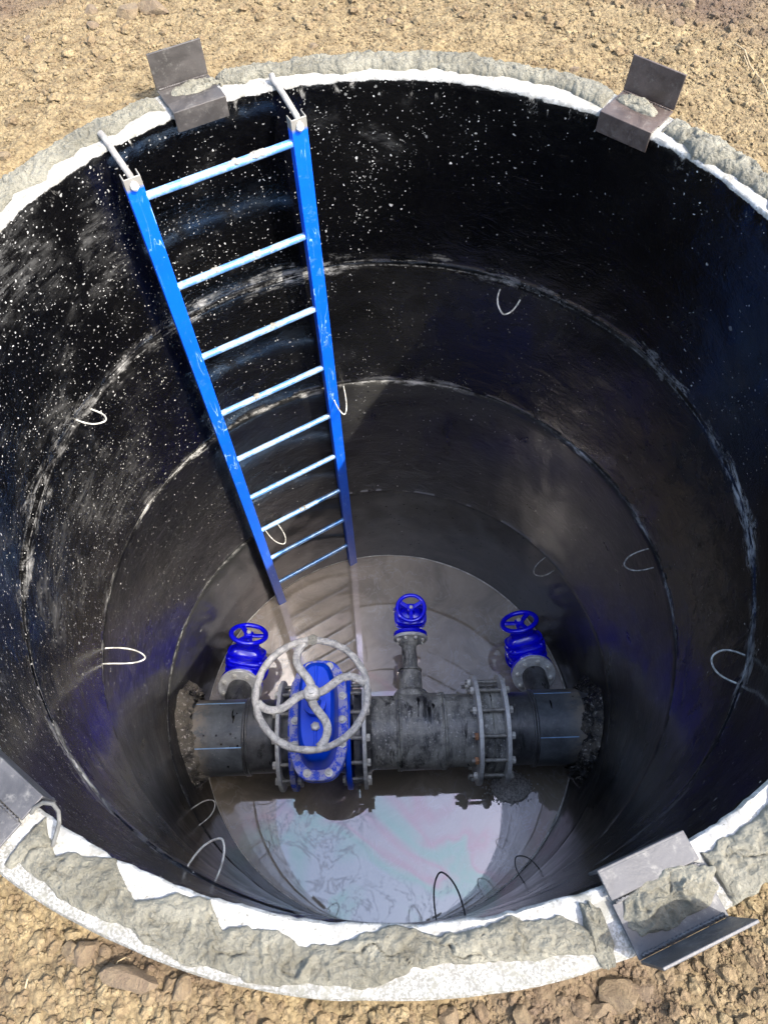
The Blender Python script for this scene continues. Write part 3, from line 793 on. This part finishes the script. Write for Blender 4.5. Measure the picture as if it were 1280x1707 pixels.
# ------------------------------------------------------------------ big gate valve
VX = -.321
gv = empty('gate_valve', (VX, PY, PZ), label='large blue gate valve in the main pipe, cement crusted grey handwheel above its bonnet', cat='valve')
gv.location.y = PY+VX*math.sin(TILT); gv.rotation_euler = (-R(2.2), 0, TILT)
def sup(a_, b_, z, n=72, e=2.6, cx_=0, cy_=0):
    th = np.linspace(0, 2*np.pi, n, endpoint=False); c, s = np.cos(th), np.sin(th)
    return np.stack([cx_+a_*np.sign(c)*np.abs(c)**(2/e), cy_+b_*np.sign(s)*np.abs(s)**(2/e), 0*th+z], -1)
def loft(secs, name, mat, parent, bevel=0, ang=35, M_=None):
    b = MB(); G = np.stack([s for s in secs], 0); b.grid(G, cv=True); n = G.shape[1]
    b.f.append(tuple(range(n))[::-1]); b.f.append(tuple((len(secs)-1)*n+i for i in range(n)))
    return b.build(name, mat, parent, bevel=bevel, ang=ang, M=M_)
BY = .0
body = loft([sup(.07, .13, -.21), sup(.095, .19, -.17), sup(.105, .205, -.05), sup(.10, .21, .05), sup(.085, .225, .14), sup(.092, .245, .20), sup(.10, .25, .225)], 'body', M['valve_blue'], gv, ang=60)
for xx in (XL1-VX, XR0-VX):
    b = MB(); b.lathe((xx-.012, 0, 0), (1, 0, 0), [(0, .262-.002), (.003, .262), (.021, .262), (.024, .26)], 96); b.build('flange', M['valve_dusty'] if xx < 0 else M['valve_blue'], gv, ang=30)
    b = MB(); sg = 1 if xx < 0 else -1
    b.lathe((xx, 0, 0), (sg, 0, 0), [(.01, .20), (.03, .185), (.07, .18)], 64); b.build('neck', M['valve_blue'], body)
    for k in range(12):   # bolt heads on the valve side of the flange
        a = 2*math.pi*(k+.5)/12+.05
loft([sup(.128, .272, .228, e=3), sup(.134, .278, .232, e=3), sup(.134, .278, .252, e=3), sup(.130, .274, .256, e=3)], 'body_flange', M['valve_blue'], body, ang=30)
loft([sup(.130, .274, .2585, e=3), sup(.134, .278, .262, e=3), sup(.134, .278, .279, e=3), sup(.130, .274, .283, e=3)], 'bonnet_flange', M['valve_dusty'], gv, ang=30)
bon = loft([sup(.092, .232, .283, e=3), sup(.088, .228, .31, e=3), sup(.084, .222, .40, e=3.2), sup(.078, .212, .43, e=3.2), sup(.065, .19, .447, e=3)], 'bonnet', M['valve_blue'], gv, ang=50)
loft([sup(.045, .045, .446, e=2), sup(.042, .042, .47, e=2), sup(.034, .034, .50, e=2), sup(.05, .05, .503, e=2), sup(.05, .05, .52, e=2), sup(.03, .03, .523, e=2), sup(.028, .028, .57, e=2)], 'gland', M['valve_blue'], bon)
for sgn in (-1, 1):
    b = MB(); b.box((0, sgn*.145, .449), (.012, .10, .012)); b.build('rib', M['valve_blue'], bon, bevel=.003)
b = MB(); b.lathe((0, -.085, .447), (0, 0, 1), [(0, .021), (.012, .021), (.018, .016), (.02, .006)], 6); b.build('plug', M['bolt'], bon)
bonnet_bolts = [(.108, .10), (.108, -.01), (.108, -.12), (-.108, .10), (-.108, -.01), (-.108, -.12), (.048, -.245), (-.048, -.245), (.048, .245), (-.048, .245)]
for x_, y_ in bonnet_bolts:
    b = MB(); b.lathe((x_, y_, .2835), (0, 0, 1), [(0, .019), (.003, .019), (.0035, .012), (.014, .012), (.015, .009)], 20)
    b.build('bonnet_bolt', M['bolt'], gv)
b = MB(); b.cyl((0, 0, .56), (0, 0, .665), .014, n=20); st = b.build('stem', M['steel_bright'], gv)
# handwheel: round rim and four swept spokes
WZ = .650; WR = .234
hw = None
b = MB(); b.torus((0, 0, WZ), (0, 0, 1), WR, .0155, 120, 16, .85)
hw = b.build('handwheel', M['wheel'], gv, ang=180)
me = hw.data
co = np.empty(len(me.vertices)*3); me.vertices.foreach_get('co', co); co = co.reshape(-1, 3)
nn = fbm(co[:, 0]*40, co[:, 1]*40, co[:, 2]*40, 3)
dirn = co-np.stack([co[:, 0], co[:, 1], 0*co[:, 2]], -1)/np.maximum(np.hypot(co[:, 0], co[:, 1]), 1e-6)[:, None]*WR-np.array([0, 0, WZ])
co = co + dirn*(nn*.14)[:, None]; me.vertices.foreach_set('co', co.ravel()); me.update()
def spoke(a0, sweep, Rr, r0, zc, w0, w1, th, name, mat, parent, n=22, hub_dz=.0, M_=None):
    G = []
    for i in range(n):
        t = i/(n-1); r = r0+(Rr-r0)*t; a = a0+sweep*math.sin(math.pi*t)*.55 + sweep*.15*t
        c = Vector((r*math.cos(a), r*math.sin(a), zc+hub_dz*(1-t)))
        t2 = min(t+.02, 1.02); r2 = r0+(Rr-r0)*t2; a2 = a0+sweep*math.sin(math.pi*t2)*.55+sweep*.15*t2
        tg = (Vector((r2*math.cos(a2), r2*math.sin(a2), zc))-Vector((c.x, c.y, zc))).normalized()
        s = Vector((-tg.y, tg.x, 0)); wd = w0+(w1-w0)*t
        wd = wd*(1+.35*max(0, (t-.85)/.15)**2)
        G.append([tuple(c+s*(wd*math.cos(q))+Vector((0, 0, th*math.sin(q)))) for q in np.linspace(0, 2*np.pi, 12, endpoint=False)])
    b = MB(); b.grid(np.array(G), cv=True); b.f.append(tuple(range(12))[::-1]); b.f.append(tuple((n-1)*12+k for k in range(12)))
    return b.build(name, mat, parent, ang=60, M=M_)
for k in range(4):
    spoke(R(90+4)+k*math.pi/2, .62, WR-.005, .028, WZ, .0185, .017, .009, 'spoke', M['wheel'], hw)
b = MB(); b.lathe((0, 0, WZ-.03), (0, 0, 1), [(0, .034), (.04, .036), (.046, .032)], 32)
b.build('hub', M['wheel'], hw)
b = MB(); b.lathe((0, 0, WZ+.012), (0, 0, 1), [(0, .024), (.006, .025), (.009, .02), (.010, .011), (.017, .011), (.018, .008)], 24); b.build('hub_nut', M['bolt'], hw)
b = MB(); G = []
b.lathe((.0, WR+.0, WZ+.008), (0, 0, 1), [(0, .024), (.007, .019), (.011, .010), (.013, .001)], 18); b.build('cement_clot', mortar_mat('dried_cement', (.35, .34, .28), (.5, .48, .4)), hw)

# ------------------------------------------------------------------ small gate valves
def small_valve(label, F, a, bdir, s, Lb, mat, dn=1.0, wheel_r=.098, spokes=3, wrot=0.0):
    """F: centre of the near flange face, a: flow axis pointing away from the pipe, bdir: bonnet direction"""
    a = Vector(a).normalized(); bz = Vector(bdir); bz = (bz-a*bz.dot(a)).normalized(); c = bz.cross(a)
    e = empty('gate_valve', F, label=label, cat='valve', group='small blue drain valves')
    Mx = Matrix((a, c, bz)).transposed(); Mx = Mx.to_4x4()
    S = Matrix.Scale(s, 4); MM = Mx@S
    def B(b, name, mt, par=e, bev=0, ang=35): return b.build(name, mt, par, bevel=bev, ang=ang, M=MM)
    # local units: flange radius 1
    b = MB(); b.lathe((0, 0, 0), (1, 0, 0), [(0, .50), (0, .97), (.03, 1), (.17, 1), (.2, .97), (.2, .5)], 48)
    fl = B(b, 'pipe_flange', M['galv'])
    for k in range(8):
        q = 2*math.pi*(k+.5)/8
        bb = MB(); bb.hexnut((-.06, .77*math.cos(q), .77*math.sin(q)), (-1, 0, 0), .2, .12); bb.cyl((-.16, .77*math.cos(q), .77*math.sin(q)), (.5, .77*math.cos(q), .77*math.sin(q)), .055, n=10)
        B(bb, 'bolt', M['bolt'], fl)
    b = MB(); b.lathe((.22, 0, 0), (1, 0, 0), [(0, .97), (.03, 1), (.19, 1), (.22, .97), (.25, .66), (.45, .58), (1.25, .58), (1.5, .66), (1.52, .97), (1.55, 1), (1.7, 1), (1.72, .96)], 48)
    body = B(b, 'body', mat)
    x0 = 1.08
    def sp(aa_, bb_, z, e_=3.2): return sup(aa_, bb_, z, 48, e_, x0, 0)
    def LF(secs, name, par, mt=mat): return loft(secs, name, mt, par, ang=40, M_=MM)
    LF([sp(.44, .66, -.55), sp(.50, .78, .2), sp(.52, .84, .36), sp(.58, .92, .38), sp(.58, .92, .45), sp(.52, .84, .47), sp(.52, .84, .72)], 'chest', body)
    LF([sp(.56, .90, .72), sp(.60, .94, .75), sp(.60, .94, .88), sp(.57, .91, .90)], 'body_flange', body)
    h = LF([sp(.57, .91, .915), sp(.60, .94, .93), sp(.60, .94, 1.05), sp(.56, .90, 1.08)], 'bonnet_flange', e)
    LF([sp(.52, .82, 1.08), sp(.50, .80, 1.26), sp(.56, .88, 1.28), sp(.56, .88, 1.36), sp(.46, .76, 1.38), sp(.40, .66, 1.54), sp(.32, .46, 1.62)], 'bonnet', h)
    LF([sp(.34, .52, 1.60, 2.4), sp(.36, .54, 1.63, 2.4), sp(.36, .54, 1.74, 2.4), sp(.22, .24, 1.78, 2), sp(.19, .19, 2.05, 2), sp(.15, .15, 2.1, 2)], 'gland', h)
    for sx in (-.42, .42):
        for sy in (-.72, .72):
            bb = MB(); bb.lathe((x0+sx, sy, 1.06), (0, 0, 1), [(0, .1), (.1, .1), (.14, .06)], 10); B(bb, 'bonnet_bolt', mat, h)
    zt = Lb/s
    b = MB(); b.cyl((x0, 0, 2.0), (x0, 0, zt+.08), .09, n=14); B(b, 'stem', M['bolt'])
    wr = wheel_r/s
    b = MB(); b.torus((x0, 0, zt), (0, 0, 1), wr, wr*.15, 72, 12, .9); wh = B(b, 'handwheel', mat, ang=180)
    for k in range(spokes):
        an = wrot+2*math.pi*k/spokes; p1 = Vector((x0+wr*.96*math.cos(an), wr*.96*math.sin(an), zt)); p0 = Vector((x0, 0, zt-.10*wr))
        bb = MB(); ax = (p1-p0); bb.box((p0+p1)/2, (ax.length, wr*.30, wr*.14), np.array(ax.to_track_quat('X', 'Z').to_matrix())); B(bb, 'spoke', mat, wh, .04*s)
    b = MB(); b.lathe((x0, 0, zt-.22*wr), (0, 0, 1), [(0, wr*.28), (.3*wr, wr*.28), (.34*wr, wr*.22)], 24); B(b, 'hub', mat, wh)
    b = MB(); b.lathe((x0, 0, zt+.12*wr), (0, 0, 1), [(0, wr*.13), (.10*wr, wr*.13), (.13*wr, wr*.08)], 12); B(b, 'hub_nut', M['bolt'], wh)
    return e
FL_ = (-.793, .125, -2.80); FR_ = (.785, .185, -2.80); FC_ = (.118, .313, -2.575)
aL = Vector((.04, .77, -.64)); aR = Vector((-.04, .77, -.64))
small_valve('blue valve at the left wall with a tilted round handwheel, beside the big grey wheel', FL_, aL, (.16, .62, .77), .117, .27, M['valve_deep'], wheel_r=.092, wrot=R(35))
small_valve('blue valve at the right wall, its handwheel tilted towards the centre', FR_, aR, (-.26, .62, .77), .117, .27, M['valve_deep'], wheel_r=.092, wrot=R(75))
small_valve('smallest blue valve, in the middle behind the pipe, handwheel facing straight up', FC_, (0, 1, 0), (0, -.08, 1), .088, .215, M['valve_deep'], wheel_r=.068, wrot=R(90+90))
stub(Vector((-.793, PY+.08, PZ-.05)), Vector(FL_)+aL.normalized()*.004, .058, line)
stub(Vector((.785, PY+.08, PZ-.05)), Vector(FR_)+aR.normalized()*.004, .058, line)

# ------------------------------------------------------------------ mortar collars where the pipe enters the walls
def crust_mat(lo=.40):
    n = NT('tarry_mortar_crust')
    a = n.noise(10, 8, .72, dist=.8); z = n.xyz()[2]
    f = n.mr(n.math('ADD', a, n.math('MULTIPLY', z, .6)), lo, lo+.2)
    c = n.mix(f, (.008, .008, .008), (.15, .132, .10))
    c = n.mix(n.mr(n.noise(60, 6, .8), .56, .64, 0, .9), c, (.6, .56, .48))
    return n.out(c, n.mr(f, 0, 1, .25, .85), 0.0, n.bump(n.noise(55, 8, .8), .9, .01))

def collar(sg, lab):
    n, mm = 160, 40; G = np.zeros((n, mm, 3)); th = np.linspace(0, 2*np.pi, n, endpoint=False)
    for j in range(mm):
        t = j/(mm-1.0)
        r = PR-.004 + .085*t**1.1
        y, z = np.cos(th), np.sin(th)
        rj = r + .022*t*fbm(y*2.5, z*2.5, sg*3+t, 3)
        Y_, Z_ = PY+rj*y, PZ+rj*z
        xw = np.sqrt(np.maximum(1.003-Y_**2, .01))
        thick = .075*(1-t)**.8*(1+.45*fbm(y*3+sg, z*3, t*2.5, 4))
        G[:, j, 0] = sg*(xw-np.maximum(thick, 0)) ; G[:, j, 1] = Y_; G[:, j, 2] = Z_
    nn = fbm(G[..., 0]*30, G[..., 1]*30, G[..., 2]*30, 4)*.014
    nn[:, -1] = 0
    G[..., 0] -= sg*nn
    Gc = G - np.array([0, PY, PZ])
    b = MB(); b.grid(Gc if sg > 0 else Gc[::-1], cu=True)
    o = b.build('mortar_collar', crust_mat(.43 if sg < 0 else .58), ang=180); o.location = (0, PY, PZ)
    return tag(o, lab, 'mortar', 'mortar collars round the pipe ends')
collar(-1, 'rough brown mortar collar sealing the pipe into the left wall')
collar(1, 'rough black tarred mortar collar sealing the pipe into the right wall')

# heap of rubble in the water under the right end of the pipe
hp = px(852, 1312, WATER+.02)
g = np.random.default_rng(3); Vs, Fs = [], []
for k in range(900):
    a, r = g.uniform(0, 6.28), abs(g.normal())*.07
    hz = .05*math.exp(-(r/.075)**2)
    s = g.uniform(.003, .0085); Qm, _ = np.linalg.qr(g.normal(size=(3, 3)))
    V = I1[0]*g.uniform(.6, 1.1, 3)*s; V = V@Qm.T + np.array([r*math.cos(a)*1.1, r*math.sin(a)*.75, hz*g.uniform(.4, 1)])
    Vs.append(V); Fs.append(I1[1]+k*len(V))
V = I2[0]*np.array([.11, .085, .045]); Fs.append(I2[1]+900*len(I1[0])); Vs.append(V)
o = fast_mesh('rubble_heap', np.concatenate(Vs), np.concatenate(Fs), plain('grey_grit', (.5, .48, .44), .8, 0, .6, 90), smooth=False)
o.location = (hp[0], hp[1], WATER-.005); tag(o, 'small heap of grey grit in the water under the right flange pair', 'rubble')

# ------------------------------------------------------------------ single stones and twigs
ROCKS = [
    ((1030, 1632), .034, (1.05, .9, .8), 'squarish yellow stone by the rim just below the near right bracket'),
    ((230, 1608), .030, (1.7, .65, .6), 'long flaky tan stone by the near left rim'),
    ((140, 1560), .026, (1, .9, .6), 'pale block of stone touching the near left rim near the bottom corner'),
    ((110, 1590), .020, (.9, 1.1, .6), 'rounded brown stone just below the pale block at the near left'),
    ((160, 1597), .016, (1.5, .7, .6), 'flat light stone lying slanted near the bottom left'),
    ((308, 1625), .018, (.8, 1.1, .8), 'bright yellow chip wedged against the near rim, left of centre'),
    ((872, 1695), .018, (1.2, 1, .8), 'yellow stone at the bottom edge right of centre'),
    ((1015, 1690), .020, (.7, 1.3, .7), 'upright tan stone under the squarish yellow one'),
    ((1085, 1655), .017, (1, 1.2, .7), 'grey tan stone right of the squarish yellow one'),
    ((745, 1685), .019, (1.3, .9, .7), 'brownish stone lying near the bottom centre'),
    ((215, 15), .034, (1.2, 1, .6), 'round brown boulder cut by the top edge at the left'),
    ((255, 12), .036, (1.6, .9, .6), 'broad yellow boulder cut by the top edge beside the round brown one'),
    ((153, 38), .020, (1, 1, .7), 'pale stone with a shadow near the top left'),
    ((150, 10), .022, (1.2, 1, .7), 'brown stone cut by the top edge at far left'),
    ((523, 68), .015, (1.3, 1, .7), 'small brown stone lying alone beyond the ladder'),
    ((1148, 10), .022, (.9, 1.3, .7), 'pointed pale stone at the top right edge'),
    ((1102, 17), .014, (1, 1, .8), 'small pale cube of stone near the top right edge'),
    ((1130, 40), .016, (1.2, 1, .7), 'tan stone below the pointed pale one at top right'),
    ((650, 30), .013, (1.2, 1, .7), 'small yellow stone in the middle of the far soil'),
    ((45, 60), .018, (1.1, 1, .7), 'dark brown stone at the top left corner'),
    ((10, 265), .016, (1.1, 1, .8), 'yellow stone at the left edge beside the rim'),
    ((960, 112), .014, (1.3, 1, .7), 'flat yellow stone left of the far right bracket'),
]
for i, ((u, v), s, sq, lab) in enumerate(ROCKS):
    q = px(u, v, -.03); rr = math.hypot(q[0], q[1]); mn = 1.108+s*1.0
    if rr < mn: q = q*(mn/rr)
    rock(q[0], q[1], s, lab, sq, i, g.uniform(0, 3))
def twig(pts, r, lab):
    P = []
    for i, (u, v) in enumerate(pts):
        q = px(u, v, -.02); z = float(ground_h(q[0:1], q[1:2])[0]); P.append(Vector((q[0], q[1], z+.011+.004*math.sin(i*2.3))))
    b = MB(); b.tube(P, [r*(1-.5*i/len(P)) for i in range(len(P))], 6)
    tag(b.build('dry_twig', plain('straw', (.24, .18, .10), .8)), lab, 'twig', 'dry twigs on the soil')
twig([(1226, 70), (1240, 85), (1252, 105), (1266, 130), (1276, 150), (1283, 170)], .0022, 'long thin dry stem lying on the soil at the top right')
twig([(1240, 92), (1245, 105), (1250, 112)], .0015, 'short side stem beside the long one at the top right')
twig([(180, 1620), (186, 1605), (196, 1598), (206, 1600)], .0012, 'curled pale root by the near left rim')
twig([(30, 1650), (35, 1635), (36, 1626)], .0015, 'short pale straw near the bottom left corner')
twig([(195, 1637), (215, 1633), (235, 1634)], .0012, 'thin straw lying under the long flaky stone at the left')
